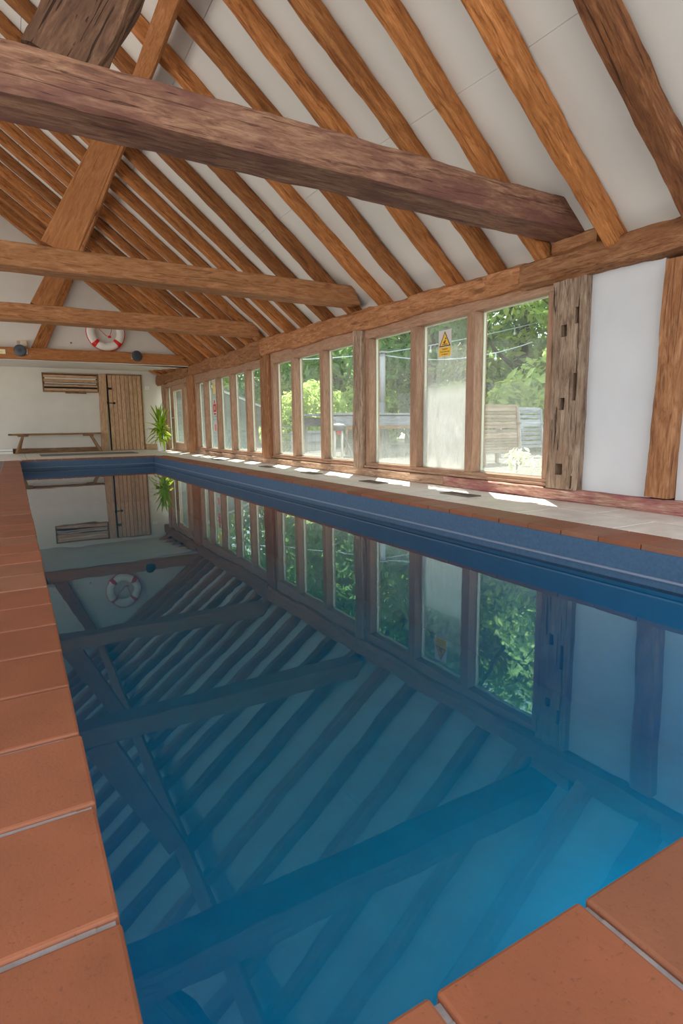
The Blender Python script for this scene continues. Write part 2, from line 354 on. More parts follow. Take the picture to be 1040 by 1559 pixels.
def lay(name, me, x, y, z, parent, jit=.0015):
    o = link(name, me, parent); o.location = (x+rnd.uniform(-jit, jit), y+rnd.uniform(-jit, jit), z+rnd.uniform(-jit, jit*.4)); o.rotation_euler = (0, 0, rnd.uniform(-.004, .004)); return o
dm1 = tile_mesh('tile', .369, .651, .012, M_DECK, .0015); dm2 = tile_mesh('tile', .353, .651, .012, M_DECK, .0015)
y = 1.85-.66*5
while y < 15.3:
    if y > -1.5: lay('tile', dm1, 2.89, y+.33, 0, floor, .0008)
    if y+.36 > -1.5 and y < 15.0: lay('tile', dm2, 3.258, y+.38+.33, 0, floor, .0008)
    y += .66
dm3 = tile_mesh('tile', .652, .652, .012, M_DECK, .0015)
for i in range(10):
    for j in range(5): lay('tile', dm3, -3.45+.66*i, 12.56+.66*j, 0, floor, .0008)
dm4 = tile_mesh('tile', .652, .652, .012, M_DECK, .0015)
for i in range(5):
    for j in range(20):
        lay('tile', dm4, -3.47+.66*i, -1.2+.66*j, 0, floor, .0008)
# coping: four strips, each a mortar bed with its own bullnosed terracotta tiles
TT = .030
def coping(name, a, b, label, lip=None):
    q = MB().box((a[0], a[1], -.25), (b[0], b[1], -.007))
    if lip: q.box(*lip)
    o = tag(q.build(name, M_GROUT), label, kind='structure'); return o
cl = coping('trim_1', (-.2, .12), (PX0-.012, 12.21), 'terracotta coping along the left edge of the pool', ((PX0-.012, .365, -.026), (PX0+.009, PY1, -.008)))
cr_ = coping('trim_2', (PX1+.012, .12), (2.70, 12.21), 'terracotta coping under the windows')
cn = coping('trim_3', (PX0-.012, .12), (PX1+.012, PY0-.012), 'terracotta coping at the near end of the pool', ((PX0+.01, PY0-.012, -.026), (PX1, PY0+.009, -.008)))
cf = coping('trim_4', (PX0-.012, PY1+.012), (PX1+.012, 12.21), 'terracotta coping at the far end of the pool')
tm_l = tile_mesh('tile', .252, .217, TT, M_TERRA, .0045); tm_s = tile_mesh('tile', .211, .247, TT, M_TERRA, .0045)
k = -1
while .624+.2285*k < 12.1:
    yc = .624+.2285*(k-.5)
    if .12 < yc-.1 or k == -1:
        if yc > .1: lay('tile', tm_l, -.066, yc, 0, cl)
    k += 1
k = 0
while 1.754+.2215*(k-7) < 12.1:
    yc = 1.754+.2215*(k-7.5)
    if yc > .2: lay('tile', tm_l, 2.576, yc, 0, cr_, .001)
    k += 1
for k in range(-1, 11):
    xc = .309+.222*(k-.5)
    if .1 < xc < 2.42: lay('tile', tm_s, xc, .2515, 0, cn)
    if .1 < xc < 2.42: lay('tile', tm_s, xc, 12.0735, 0, cf)
# basin
WZ = -.185; DEP = -.9
bs = MB(); o_ = .14
for a, b in (((PX0-o_, PY0-o_, DEP), (PX0+.004, PY1+o_, -.027)), ((PX1-.004, PY0-o_, DEP), (PX1+o_, PY1+o_, -.027)), ((PX0+.004, PY0-o_, DEP), (PX1-.004, PY0+.004, -.027)), ((PX0+.004, PY1-.004, DEP), (PX1-.004, PY1+o_, -.027))): bs.box(a, b)
basin = tag(bs.build('pool_basin', M_FLOORLINER), 'long narrow swimming pool basin lined in blue', kind='structure')
bd = MB()
for a, b in (((PX1-.006, PY0, -.20), (PX1+.01, PY1, -.026)), ((PX0-.01, PY0, -.20), (PX0+.006, PY1, -.026)), ((PX0+.006, PY1-.006, -.20), (PX1-.006, PY1+.01, -.026)), ((PX0+.006, PY0-.01, -.20), (PX1-.006, PY0+.006, -.026))): bd.box(a, b)
bd.build('waterline_band', M_LINER, basin)
tag(MB().box((PX0-o_, PY0-o_, DEP-.1), (PX1+o_, PY1+o_, DEP)).build('basin_floor', M_FLOORLINER, basin))
lg = MB(); lz0, lz1 = -.150, -.138
lg.box((PX1-.016, PY0, lz0), (PX1-.003, PY1, lz1)); lg.box((PX0+.003, PY0, lz0), (PX0+.016, PY1, lz1)); lg.box((PX0+.016, PY1-.016, lz0), (PX1-.016, PY1-.003, lz1))
lg.build('liner_ledge', plain('pale_ledge', (.20, .24, .33), .4), basin, bevel=.003)
wt = MB(); nx_, ny_ = 6, 24
wt.add([(PX0+.002, PY0+.002, WZ), (PX1-.002, PY0+.002, WZ), (PX1-.002, PY1-.002, WZ), (PX0+.002, PY1-.002, WZ)], [(0, 1, 2, 3)])
tag(wt.build('pool_water', M_WATER), 'still blue green water filling the long pool', kind='structure')

# unseen fill light added in the near basin wall to brighten the water
pl_ = tag(empty('added_pool_fill', (1.5, PY0+.012, -.50)), 'added unseen underwater light that brightens the pool water', 'lamp')
MB().lathe([(.10, -.010), (.13, -.006), (.13, .004), (.105, .010), (.0, .012)], 24, Matrix.Rotation(-PI/2, 4, 'X')).build('bezel', M_WHITE, pl_, smooth=True)
ld = bpy.data.lights.new('added_pool_fill_light', 'AREA'); ld.shape = 'DISK'; ld.size = .2; ld.energy = 2.2; ld.color = (.82, .93, 1.0)
lo = bpy.data.objects.new('added_pool_fill_light', ld); COL.objects.link(lo); lo.parent = pl_; lo.location = (0, .03, 0); lo.rotation_euler = (PI/2+.12, 0, .05)

# walls
rw = MB()
rw.box((XR, RY0, .06), (XR+.14, 1.955, 1.56)); rw.box((XR, 2.115, .06), (XR+.14, 2.61, 1.56)); rw.box((XR+.125, 1.955, .06), (XR+.14, 2.115, 1.56))
wall_r = tag(rw.build('wall_right', M_RIGHTPLASTER), 'pale plastered panel right of the windows between oak posts', kind='structure')
wb = MB(); wb.box((XL-.1, RY1, -.05), (XR+.4, RY1+.15, 2.35))
tag(wb.build('wall_back', M_PLASTER), 'white plaster wall at the far end with the plank door', kind='structure')
# gable above the far tie beam, with the sloping soffit under it
GY = 12.38
gz = lambda x: 1.83+.765*(3.40-x)+.16 if x > -.2 else 1.83+.765*(3.40-(-.4-x))+.16
gb = MB(); gb.prism([(3.62, GY, 1.86), (3.62, GY, gz(3.62)), (-.2, GY, gz(-.2)), (XL-.1, GY, gz(XL-.1)), (XL-.1, GY, 1.86)], (0, .12, 0))
gb.prism([(XL-.1, GY-.02, 1.845), (3.36, GY-.02, 1.845), (3.36, GY-.02, 1.90), (XL-.1, GY-.02, 1.90)], (0, .02, 0))
gb.prism([(XL-.1, GY-.022, 1.836), (3.40, GY-.022, 1.836), (3.40, RY1, 2.03), (XL-.1, RY1, 2.03)], (0, 0, .06))
tag(gb.build('wall_gable', M_PLASTER), 'white gable wall above the farthest tie beam', kind='structure')
# unseen left wall: plinth, piers and head, wide openings added to let light in
lw = MB(); lw.box((XL-.14, RY0, -.05), (XL, RY1, .2)); lw.box((XL-.14, RY0, 1.65), (XL, RY1, 1.95))
for yy in (-1.5, 2.2, 5.8, 9.4, 12.6, 15.5): lw.box((XL-.14, yy-.12, .2), (XL, yy+.12, 1.65))
tag(lw.build('wall_left', M_PLASTER), 'long unseen left wall with wide openings added to let light in', kind='structure')

# ------------------------------------------------------------------ roof: boarded ceiling with oak rafters
def lerp(a, b, t): return a+(b-a)*max(0, min(1, t))
def zf(y):    # underside of a rafter at x = 3.38
    if y < 4: return lerp(1.58, 1.745, (y-1.85)/2.15)
    return lerp(1.745, 1.835, (y-4)/4.5)
def sl(y): return lerp(.835, .80, (y-2.5)/4) if y < 6.5 else lerp(.80, .765, (y-6.5)/5)
RD = .125
def zc(x, y): return zf(y)+sl(y)*(3.38-x)+RD*1.28
RIDGE = -.2
def zl(x, y): return zc(2*RIDGE-x, y)
ceil_m = MB()
ys = [RY0, 1.0, 2.5, 4, 6.5, 8.5, 11.5, RY1+.1]
def roof_slab(x0, x1, zfun, lift, th, M):
    n = len(ys); vs = []
    for yv in ys: vs += [(x0, yv, zfun(x0, yv)+lift), (x1, yv, zfun(x1, yv)+lift), (x1, yv, zfun(x1, yv)+lift+th), (x0, yv, zfun(x0, yv)+lift+th)]
    fs = [(i*4+j, i*4+(j+1) % 4, (i+1)*4+(j+1) % 4, (i+1)*4+j) for i in range(n-1) for j in range(4)] + [(3, 2, 1, 0), (4*n-4, 4*n-3, 4*n-2, 4*n-1)]
    M.add(vs, fs)
roof_slab(RIDGE, 3.65, zc, .012, .12, ceil_m); roof_slab(-4.3, RIDGE, zl, .012, .12, ceil_m)
ceiling = tag(ceil_m.build('ceiling', M_DARK), 'steep barn roof boarded white between oak rafters', kind='structure')
bands = [(-.19, .388), (.392, 1.453), (1.457, 2.518), (2.522, 3.64)]
ycuts = [RY0, .71, 2.985, 5.07, 7.34, 9.87, 12.37]
for bi, (xa, xb) in enumerate(bands):
    for i in range(len(ycuts)-1):
        y0, y1 = ycuts[i]+.0012, ycuts[i+1]-.0012
        q = MB(); vs = []; cuts = [y0]+[v for v in (1.0, 2.5, 4, 6.5, 8.5, 11.5) if y0 < v < y1]+[y1]
        for yv in cuts: vs += [(xa, yv, zc(xa, yv)), (xb, yv, zc(xb, yv)), (xb, yv, zc(xb, yv)+.011), (xa, yv, zc(xa, yv)+.011)]
        n = len(cuts)
        q.add(vs, [(a*4+j, a*4+(j+1) % 4, (a+1)*4+(j+1) % 4, (a+1)*4+j) for a in range(n-1) for j in range(4)]+[(3, 2, 1, 0), (4*n-4, 4*n-3, 4*n-2, 4*n-1)])
        q.build('panel', M_CEIL, ceiling)
q = MB(); roof_slab(-4.2, RIDGE, zl, 0, .011, q); q.build('panel', M_CEIL, ceiling)
RAF = [1.31, 1.89, 2.43, 2.985, 3.47, 3.985, 4.555, 5.07, 5.66, 6.28, 6.84, 7.34, 7.87, 8.42, 8.87, 9.35, 9.87, 10.38, 10.92, 11.45, 11.88, 12.24]
RW = [.16, .165, .145, .14, .145, .14, .12, .13, .13, .135, .13, .12, .13, .13, .125, .13, .125, .13, .13, .125, .12, .12]
for i, yv in enumerate(RAF):
    s = sl(yv); up = Vector((s, 0, 1)).normalized()
    xe = 3.60; ze = zf(yv)+s*(3.38-xe); xt = RIDGE+.02; zt = zf(yv)+s*(3.38-xt)
    off = up*(RD/2)
    d = RD*rnd.uniform(.96, 1.08)
    timber('rafter', Vector((xt, yv, zt))+off, Vector((xe, yv, ze))+off, RW[i]*(.74 if i < 8 else .86)*rnd.uniform(.95, 1.05), d, M_RAFTER_DARK if i < 2 else M_RAFTER, ceiling,
           up=up, seed=i+3, rough=.010 if i < 9 else .007, wane=.014, bow=rnd.uniform(-.03, .03), step=.07 if i < 9 else .12)
# short rafter feet showing above the plate beyond the gable
for i, yv in enumerate((12.75, 13.2, 13.65, 14.1, 14.6, 15.1)):
    timber('rafter', (3.10, yv, 2.00), (3.60, yv, 1.80), .10, .07, M_RAFTER, ceiling, up=(.4, 0, 1), seed=60+i, step=.12)
timber('ridge_board', (RIDGE, RY0+.05, zc(RIDGE, 1)-.12), (RIDGE, GY, zc(RIDGE, 12)-.10), .05, .16, M_RAFTER, ceiling, seed=77, step=.4)

# tie beams, purlin, struts
def beam(name, label, cat, *a, **k): return tag(timber(name, *a, **k), label, cat)
beam('tie_beam', 'huge stained oak tie beam nearest the camera, slanting end on the wall plate', 'beam', (-3.6, 2.775, 1.905), (3.43, 2.775, 1.888), .25, .185, M_TIE_NEAR, seed=1, rough=.007, wane=.008, cut1=1.85, step=.06, per=5)
beam('tie_beam', 'smooth brown oak tie beam second from the camera, long crack along its face', 'beam', (-3.6, 5.57, 1.95), (3.38, 5.57, 1.935), .24, .19, M_TIE, seed=2, rough=.006, wane=.008, cut1=.5, step=.08)
beam('tie_beam', 'third oak tie beam, just in front of the life ring', 'beam', (-3.6, 8.42, 1.99), (3.36, 8.42, 2.005), .24, .20, M_TIE, seed=3, rough=.006, wane=.008, cut1=.3, step=.1)
beam('tie_beam', 'farthest orange oak tie beam under the white gable, carrying two round lamps', 'beam', (-3.6, 12.275, 1.945), (3.34, 12.275, 1.95), .19, .20, M_STRUT, seed=4, rough=.006, wane=.01, cut1=1.2, step=.12)
beam('purlin', 'long square orange oak purlin running down the roof under the rafters', 'beam', (1.175, RY0+.1, 3.435), (1.175, GY, 3.40), .125, .125, M_STRUT, up=(.62, 0, 1), seed=9, rough=.004, wane=.006, step=.12)
beam('raking_strut', 'thick dark gnarled oak strut rising from the nearest tie beam', 'beam', (.28, 2.80, 1.985), (1.04, 2.80, 3.40), .20, .29, M_STRUT_DARK, up=(-1, 0, .5), seed=11, rough=.016, wane=.03, h1=.25, step=.05, per=6)
beam('raking_strut', 'broad smooth orange strut rising from the second tie beam', 'beam', (.45, 5.55, 2.02), (1.10, 5.55, 3.38), .17, .275, M_STRUT, up=(-1, 0, .45), seed=12, rough=.003, wane=.006, h1=.17, cut0=0, step=.12)
beam('raking_strut', 'orange strut on the third tie beam, seen between two beams', 'beam', (.43, 8.42, 2.07), (1.10, 8.42, 3.38), .20, .24, M_STRUT, up=(-1, 0, .5), seed=13, rough=.003, wane=.006, h1=.18, step=.12)
beam('raking_strut', 'farthest dark orange strut against the white gable', 'beam', (.53, 12.30, 2.03), (1.14, 12.30, 3.36), .14, .225, M_RAFTER, up=(-1, 0, .5), seed=14, rough=.006, wane=.008, h1=.18, step=.12)

# wall plates (four lengths), posts, stud, sill beams
def plate(label, y0, y1, zb0, zt0, zb1, zt1, x0=3.345, x1=3.60, seed=0, bow=0.0):
    return beam('wall_plate', label, 'beam', ((x0+x1)/2, y0, (zb0+zt0)/2), ((x0+x1)/2, y1, (zb1+zt1)/2), x1-x0, zt0-zb0, M_PLATE, h1=zt1-zb1, seed=seed, rough=.018, wane=.03, step=.05, per=6, bowz=bow)
plate('nearest length of oak wall plate above the white plaster panel', RY0, 3.155, 1.46, 1.70, 1.53, 1.712, seed=21)
plate('long sagging oak wall plate above the two nearest window bays', 3.165, 8.30, 1.545, 1.715, 1.615, 1.858, seed=22, bow=.02)
plate('oak wall plate above the five far narrow windows', 8.31, 12.45, 1.585, 1.858, 1.665, 1.87, x0=3.35, seed=23)
plate('farthest short oak wall plate above the glazed garden door', 12.46, 15.68, 1.665, 1.87, 1.66, 1.92, x0=3.36, seed=24)
tag(timber('packing_block', (3.47, 2.54, 1.752), (3.47, 2.90, 1.768), .20, .10, M_PLATE, seed=25, step=.06), 'oak packing block on the wall plate beside the nearest tie beam end', 'block')
def carve(o, cuts):
    bm = bmesh.new()
    for a, b in cuts:
        r = bmesh.ops.create_cube(bm, size=1); A = Vector(a); B_ = Vector(b)
        for v in r['verts']: v.co = Vector(((A.x+B_.x)/2+v.co.x*(B_.x-A.x), (A.y+B_.y)/2+v.co.y*(B_.y-A.y), (A.z+B_.z)/2+v.co.z*(B_.z-A.z)))
    me = bpy.data.meshes.new('cut'); bm.to_mesh(me); bm.free(); c = bpy.data.objects.new('cut', me); COL.objects.link(c)
    md = o.modifiers.new('b', 'BOOLEAN'); md.object = c; md.operation = 'DIFFERENCE'; md.solver = 'EXACT'
    bpy.context.view_layer.update(); dg = bpy.context.evaluated_depsgraph_get()
    nm = bpy.data.meshes.new_from_object(o.evaluated_get(dg)); o.modifiers.clear(); o.data = nm
    bpy.data.objects.remove(c); bpy.data.meshes.remove(me)
def post(label, y0, y1, z0, z1, x0=3.375, x1=3.56, mat=None, seed=0, rough=.007, lean=0.0, **k):
    return beam('oak_post', label, 'post', ((x0+x1)/2, (y0+y1)/2, z0), ((x0+x1)/2, (y0+y1)/2+lean, z1), y1-y0, x1-x0, mat or M_POST, up=(-1, 0, 0), seed=seed, rough=rough, step=.05, per=5, **k)
pA = post('big weathered oak post with empty mortise slots beside the white panel', 2.615, 2.885, .085, 1.53, seed=31, rough=.012, wane=.012)
carve(pA, [((3.30, a, c), (3.45, b, d)) for a, b, c, d in ((2.652, 2.682, 1.22, 1.328), (2.742, 2.792, 1.145, 1.225), (2.655, 2.682, .705, .892), (2.744, 2.790, .645, .729), (2.732, 2.792, .186, .265), (2.648, 2.664, .095, .184))])
post('narrower oak stud at the right end of the white panel', 1.962, 2.11, .095, 1.48, x0=3.37, mat=M_PLATE, seed=32, lean=-.03)
post('dark grooved oak post between the two nearest window bays', 5.445, 5.63, .075, 1.66, seed=33, rough=.011, mat=M_POST)
post('plain oak post between the middle window bay and the far narrow windows', 8.10, 8.43, .075, 1.62, seed=34, mat=M_PLATE, rough=.006)
post('brown oak post between the far narrow windows and the garden door, splayed foot', 12.25, 12.70, .0, 1.68, seed=35, mat=M_PLATE, rough=.008)
post('farthest oak post in the corner behind the potted plant', 15.0, 15.20, .0, 1.68, x0=3.39, seed=36, mat=M_FRAME, rough=.006)
def sillb(label, y0, y1, mat, seed, x0=3.372): return beam('sill_beam', label, 'beam', ((x0+3.58)/2, y0, .04), ((x0+3.58)/2, y1, .04), 3.58-x0, .088, mat, seed=seed, rough=.008, wane=.012, step=.06)
sillb('nearest sill beam stained red and purple below the white panel', RY0, 4.02, M_SILL_RED, 41)
sillb('pale oak sill beam along the deck below the middle windows', 4.03, 8.4, M_SILL, 42)
sillb('far oak sill beam below the five narrow windows', 8.41, 12.6, M_SILL, 43)

# ------------------------------------------------------------------ windows
GX = 3.505
def pane(y0, y1, z0, z1, mat, parent):
    """double pane, origin on the floor below it so the mist follows the height"""
    c = Vector((GX, (y0+y1)/2, 0)); q = MB(); q.box(Vector((GX-.003, y0, z0))-c, Vector((GX+.003, y1, z1))-c)
    return q.build('glass_pane', mat, parent, Matrix.Translation(c))
def window_bay(name, label, y0, y1, mulls, panes, mw=.10, zb=.09, zg0=.155, zg1=1.485, zh=1.66):
    w = tag(empty(name, (3.47, (y0+y1)/2, zb)), label, kind='structure'); inv = Matrix.Translation(-w.location)
    def p(nm, a, b, bev=.005, mat=M_FRAME):
        c = Vector(((a[0]+b[0])/2, (a[1]+b[1])/2, (a[2]+b[2])/2)); d = Vector(b)-Vector(a)
        ax = 2 if d.z > d.y else 1
        R = Matrix(((0, 0, 1), (0, 1, 0), (-1, 0, 0))).to_4x4() if ax == 2 else Matrix(((0, 1, 0), (-1, 0, 0), (0, 0, 1))).to_4x4()
        R = R.transposed() if False else R
        q = MB(); L3 = R.to_3x3().inverted(); q.box(*[L3 @ (Vector(v)-c) for v in (a, b)])
        return q.build(nm, mat, w, inv @ Matrix.Translation(c) @ R, bevel=bev)
    p('head_rail', (3.425, y0, zg1), (3.56, y1, zh)); p('bottom_rail', (3.425, y0, zb), (3.56, y1, zg0-.012)); p('sill_nosing', (3.405, y0, zb), (3.425, y1, zb+.022), .003)
    p('jamb', (3.425, y0, zg0-.012), (3.56, y0+.06, zg1)); p('jamb', (3.425, y1-.085, zg0-.012), (3.56, y1, zg1))
    edges = [y0+.06]
    for m in mulls:
        p('mullion', (3.418, m, zg0-.012), (3.56, m+mw, zg1)); edges += [m, m+mw]
    edges.append(y1-.085)
    for i in range(len(edges)//2):
        a, b = edges[2*i], edges[2*i+1]
        attach(pane(a+.004, b-.004, zg0-.008, zg1-.002, panes[i], None), w)
        fr = MB(); s_ = .010
        for u, v in (((3.511, a, zg0-.012), (3.535, a+s_, zg1)), ((3.511, b-s_, zg0-.012), (3.535, b, zg1)), ((3.511, a+s_, zg1-s_), (3.535, b-s_, zg1)), ((3.511, a+s_, zg0-.012), (3.535, b-s_, zg0))): fr.box(u, v)
        fr.build('glazing_bead', M_BEAD, w, inv)
    return w
window_bay('window_1', 'nearest bay of three tall panes with a warning sticker', 2.90, 5.44, [3.705, 4.502], [G_CLEAR, G_FOG, G_LOW])
window_bay('window_2', 'middle bay of three tall panes', 5.635, 8.10, [6.416, 7.269], [G_CLEAR, G_CLEAR, G_CLEAR], .092)
window_bay('window_3', 'far bay of five narrow panes', 8.44, 12.25, [9.11, 9.89, 10.70, 11.50], [G_CLEAR, G_FAR, G_FAR, G_FAR, G_FAR], .09, zh=1.70)
wd = window_bay('window_4', 'fixed side lights around the glazed garden door', 12.71, 15.0, [13.10, 14.30], [G_FAR, G_FAR, G_FAR], .10, zb=.0, zg0=.06, zg1=1.56, zh=1.70)
for ch in [c for c in wd.children if c.name.startswith('glass_pane')]:
    if 13.15 < (wd.location+ch.matrix_basis.translation).y < 14.3: bpy.data.objects.remove(ch)
gd = tag(empty('door_1', (3.47, 13.75, .03)), 'glazed brown garden door in the far window bay', kind='structure'); ginv = Matrix.Translation(-gd.location)
for nm, a, b in (('stile', (3.43, 13.205, .03), (3.475, 13.36, 1.555)), ('stile', (3.43, 14.14, .03), (3.475, 14.295, 1.555)), ('rail', (3.43, 13.36, .03), (3.475, 14.14, .20)), ('rail', (3.43, 13.36, 1.43), (3.475, 14.14, 1.555))):
    MB().box(a, b).build(nm, M_FRAME, gd, ginv, bevel=.004)
MB().box((3.448, 13.352, .192), (3.454, 14.148, 1.438)).build('glass_pane', G_FAR, gd, ginv)
fr = MB()
for a, b in (((3.428, 13.36, .20), (3.443, 13.385, 1.43)), ((3.428, 14.115, .20), (3.443, 14.14, 1.43)), ((3.428, 13.385, .20), (3.443, 14.115, .222)), ((3.428, 13.385, 1.408), (3.443, 14.115, 1.43))): fr.box(a, b)
fr.build('glazing_bead', M_BEAD, gd, ginv)
hq = MB().tube([(3.43, 14.24, .80), (3.40, 14.24, .80), (3.40, 14.13, .80)], .009); hq.build('door_handle', M_WHITE, gd, ginv)

# ------------------------------------------------------------------ far wall: plank door, slatted hatch, skirting, bench, plant
BY = RY1
dr = tag(empty('door_2', (2.56, BY-.03, 0)), 'brown vertical plank door in the far white wall', kind='structure'); di = Matrix.Translation(-dr.location)
pw = (2.975-2.175)/8
for i in range(8):
    x = 2.175+pw*i
    o = plank('plank', (x+pw/2, BY-.035, .01), (x+pw/2, BY-.035, 1.895), .028, pw-.010, M_DOOR, None, up=(1, 0, 0), seed=100+i); attach(o, dr)
q = MB().box((2.15, BY-.02, .005), (2.99, BY-.004, 1.91)); q.build('door_backing', M_DARK, dr, di)
for a, b in (((2.978, BY-.05, 0), (3.01, BY, 1.93)), ((2.15, BY-.05, 1.897), (3.01, BY, 1.93))): MB().box(a, b).build('door_frame', M_BENCH, dr, di, bevel=.003)
q = MB(); q.box((2.12, BY-.06, 1.19), (2.33, BY-.049, 1.215)); q.box((2.28, BY-.063, 1.175), (2.32, BY-.05, 1.23)); q.box((2.13, BY-.065, 1.17), (2.17, BY-.049, 1.25)); q.build('latch', M_BLACK, dr, di, bevel=.002)
q = MB(); q.box((2.165, BY-.062, 1.54), (2.26, BY-.049, 1.585)); q.box((2.15, BY-.066, 1.52), (2.18, BY-.049, 1.60)); q.build('hinge', M_BLACK, dr, di, bevel=.002)
q = MB().box((2.164, BY-.054, .9), (2.176, BY-.049, 1.54)); q.build('door_edge', M_BLACK, dr, di)
tag(timber('oak_post', (2.005, BY-.045, 0), (2.06, BY-.045, 1.915), .09, .175, M_DOOR, up=(1, 0, 0), seed=51, rough=.004, wane=.006), 'leaning oak post against the left edge of the plank door', 'post')
bb = tag(empty('baseboard_back', (0, BY, 0)), 'brown timber skirting along the far white wall', kind='structure')
for a, b, s in (((-3.7, BY-.035, .055), (1.90, BY-.035, .055), 1), ((3.02, BY-.035, .07), (3.42, BY-.035, .07), 2)):
    o = timber('skirting', a, b, .07, .11 if s == 1 else .14, M_BENCH if s == 1 else M_DOOR, None, seed=s+80, rough=.004, wane=.006, step=.2); attach(o, bb)
ht = tag(empty('slatted_hatch', (1.325, BY, 1.46)), 'old slatted oak hatch high in the far wall beside the door', 'hatch'); hi = Matrix.Translation(-ht.location)
MB().box((.72, BY-.012, 1.47), (1.94, BY-.002, 1.90)).build('backing', M_DARK, ht, hi)
for a, b, nm in (((.706, BY-.06, 1.46), (.735, BY, 1.915), 'frame_side'), ((1.925, BY-.06, 1.46), (1.95, BY, 1.915), 'frame_side'), ((.706, BY-.06, 1.885), (1.95, BY, 1.915), 'frame_top'), ((.706, BY-.07, 1.455), (1.95, BY, 1.485), 'frame_bottom')): MB().box(a, b).build(nm, M_BENCH, ht, hi, bevel=.003)
for i, z in enumerate((1.835, 1.735, 1.615, 1.52)):
    o = plank('slat', (.737, BY-.045, z), (1.923, BY-.045, z-.008), .03, (.065, .075, .05, .055)[i], M_DOOR, None, seed=120+i); attach(o, ht)
for z, xa, xb, m in ((1.785, .76, 1.90, M_WHITE), (1.672, .75, 1.91, M_SIGNWHITE)):
    MB().tube([(xa, BY-.04, z), (xb, BY-.04, z-.008)], .016, 8).build('gap_light_bar', m, ht, hi)  # white tubes stand in for daylight showing through the slat gaps
MB().tube([(1.19, BY-.06, 1.452), (1.66, BY-.06, 1.445)], .025, 10).build('roll', M_BENCH, ht, hi)
bn = tag(empty('bench', (.885, 15.37, 0)), 'long rustic wooden bench on splayed legs against the far wall', 'bench'); bi = Matrix.Translation(-bn.location)
def bpart(o): attach(o, bn)
bpart(timber('seat', (-.11, 15.37, .447), (1.885, 15.37, .447), .26, .042, M_BENCH, None, seed=91, rough=.005, wane=.008))
for xa, xb in ((.13, .01), (1.66, 1.86)):
    bpart(timber('batten', (xa+.06 if xa < 1 else xa-.06, 15.26, .408), (xa+.06 if xa < 1 else xa-.06, 15.48, .408), .22, .035, M_BENCH, None, seed=92, rough=.003, step=.1))
    for yy, y2 in ((15.30, 15.24), (15.44, 15.50)):
        bpart(timber('leg', (xa+(.05 if xa < 1 else 0), yy, .40), (xb+(.06 if yy > 15.4 and xa < 1 else 0), y2, 0.0), .055, .055, M_BENCH, None, up=(0, 1, 0), seed=93, rough=.003, step=.1))
# potted plant
pl = tag(empty('potted_plant', (3.12, 14.3, 0)), 'tall spiky green plant in a white pot in the far corner', 'plant')
MB().lathe([(.088, 0), (.098, .02), (.108, .2), (.112, .225), (.100, .225), (.097, .20)], 24).build('pot', M_POT, pl, smooth=True)
MB().lathe([(.0, .195), (.097, .200)], 16).build('soil', M_SOIL, pl)
for (dx, dy, h) in ((-.025, .0, .52), (.03, .02, .42), (.0, -.03, .33)):
    MB().tube([(dx*.5, dy*.5, .19), (dx, dy, h*.6), (dx*1.3, dy*1.3, h)], [.016, .014, .012], 8).build('stem', M_BENCH, pl, smooth=True)
def leaf_mesh(L_, w, droop):
    q = MB(); n = 7; vs = []
    for i in range(n+1):
        t = i/n; ww = w*math.sin(PI*min(1, .12+t*.88))**.8*(1-t*.25); x = L_*t*(1-.18*droop*t); z = L_*(.15*t-droop*t*t)
        vs += [(x, -ww, z+.35*ww), (x, 0, z), (x, ww, z+.35*ww)]
    fs = []
    for i in range(n):
        for j in range(2): fs.append((i*3+j, i*3+j+1, (i+1)*3+j+1, (i+1)*3+j))
    q.add(vs, fs); me = bpy.data.meshes.new('leaf'); me.from_pydata(q.v, [], q.f); me.materials.append(M_PLANT)
    for p in me.polygons: p.use_smooth = True
    return me
LM = [leaf_mesh(.42, .024, .35), leaf_mesh(.36, .027, .7), leaf_mesh(.46, .022, .12), leaf_mesh(.32, .026, 1.05)]
pr_ = random.Random(5)
for (dx, dy, h, n_) in ((-.03, 0, .50, 30), (.04, .02, .44, 24), (.0, -.04, .34, 18)):
    for i in range(n_):
        az = i*2.4+pr_.uniform(-.3, .3); t = i/n_; el = -.1+1.45*t+pr_.uniform(-.15, .15)
        me = LM[2] if t > .7 else LM[(0, 1, 3)[i % 3]]
        
        o = link('leaf', me, pl); o.location = (dx, dy, h-.08+.26*t); o.rotation_euler = (0, -el, az)
        sc = pr_.uniform(.95, 1.2)*(.72 if math.cos(az) > .5 and t < .75 else 1); o.scale = (sc, 1.6, sc)
# mat, small trunk box, socket
tag(box('floor_mat', (.46, 13.45, 0), (2.42, 14.35, .012), M_MATGREY, bevel=.003), 'long dark grey mat on the deck before the far door', 'mat')
hb = tag(box('skirting_box', (-.75, 15.52, .0), (-.045, 15.68, .115), M_WHITE, bevel=.006), 'low white boxed trunking on the floor at the far left', 'box')
attach(box('lid_line', (-.75, 15.514, .05), (-.05, 15.521, .062), M_STEEL), hb)
sk = tag(box('wall_socket', (3.08, BY-.014, 1.56), (3.19, BY-.001, 1.645), M_WHITE, bevel=.003), 'small white switch plate on the far wall right of the plank door', 'switch')
q = box('switch_button', (3.12, BY-.019, 1.59), (3.15, BY-.013, 1.615), M_SIGNWHITE); attach(q, sk)

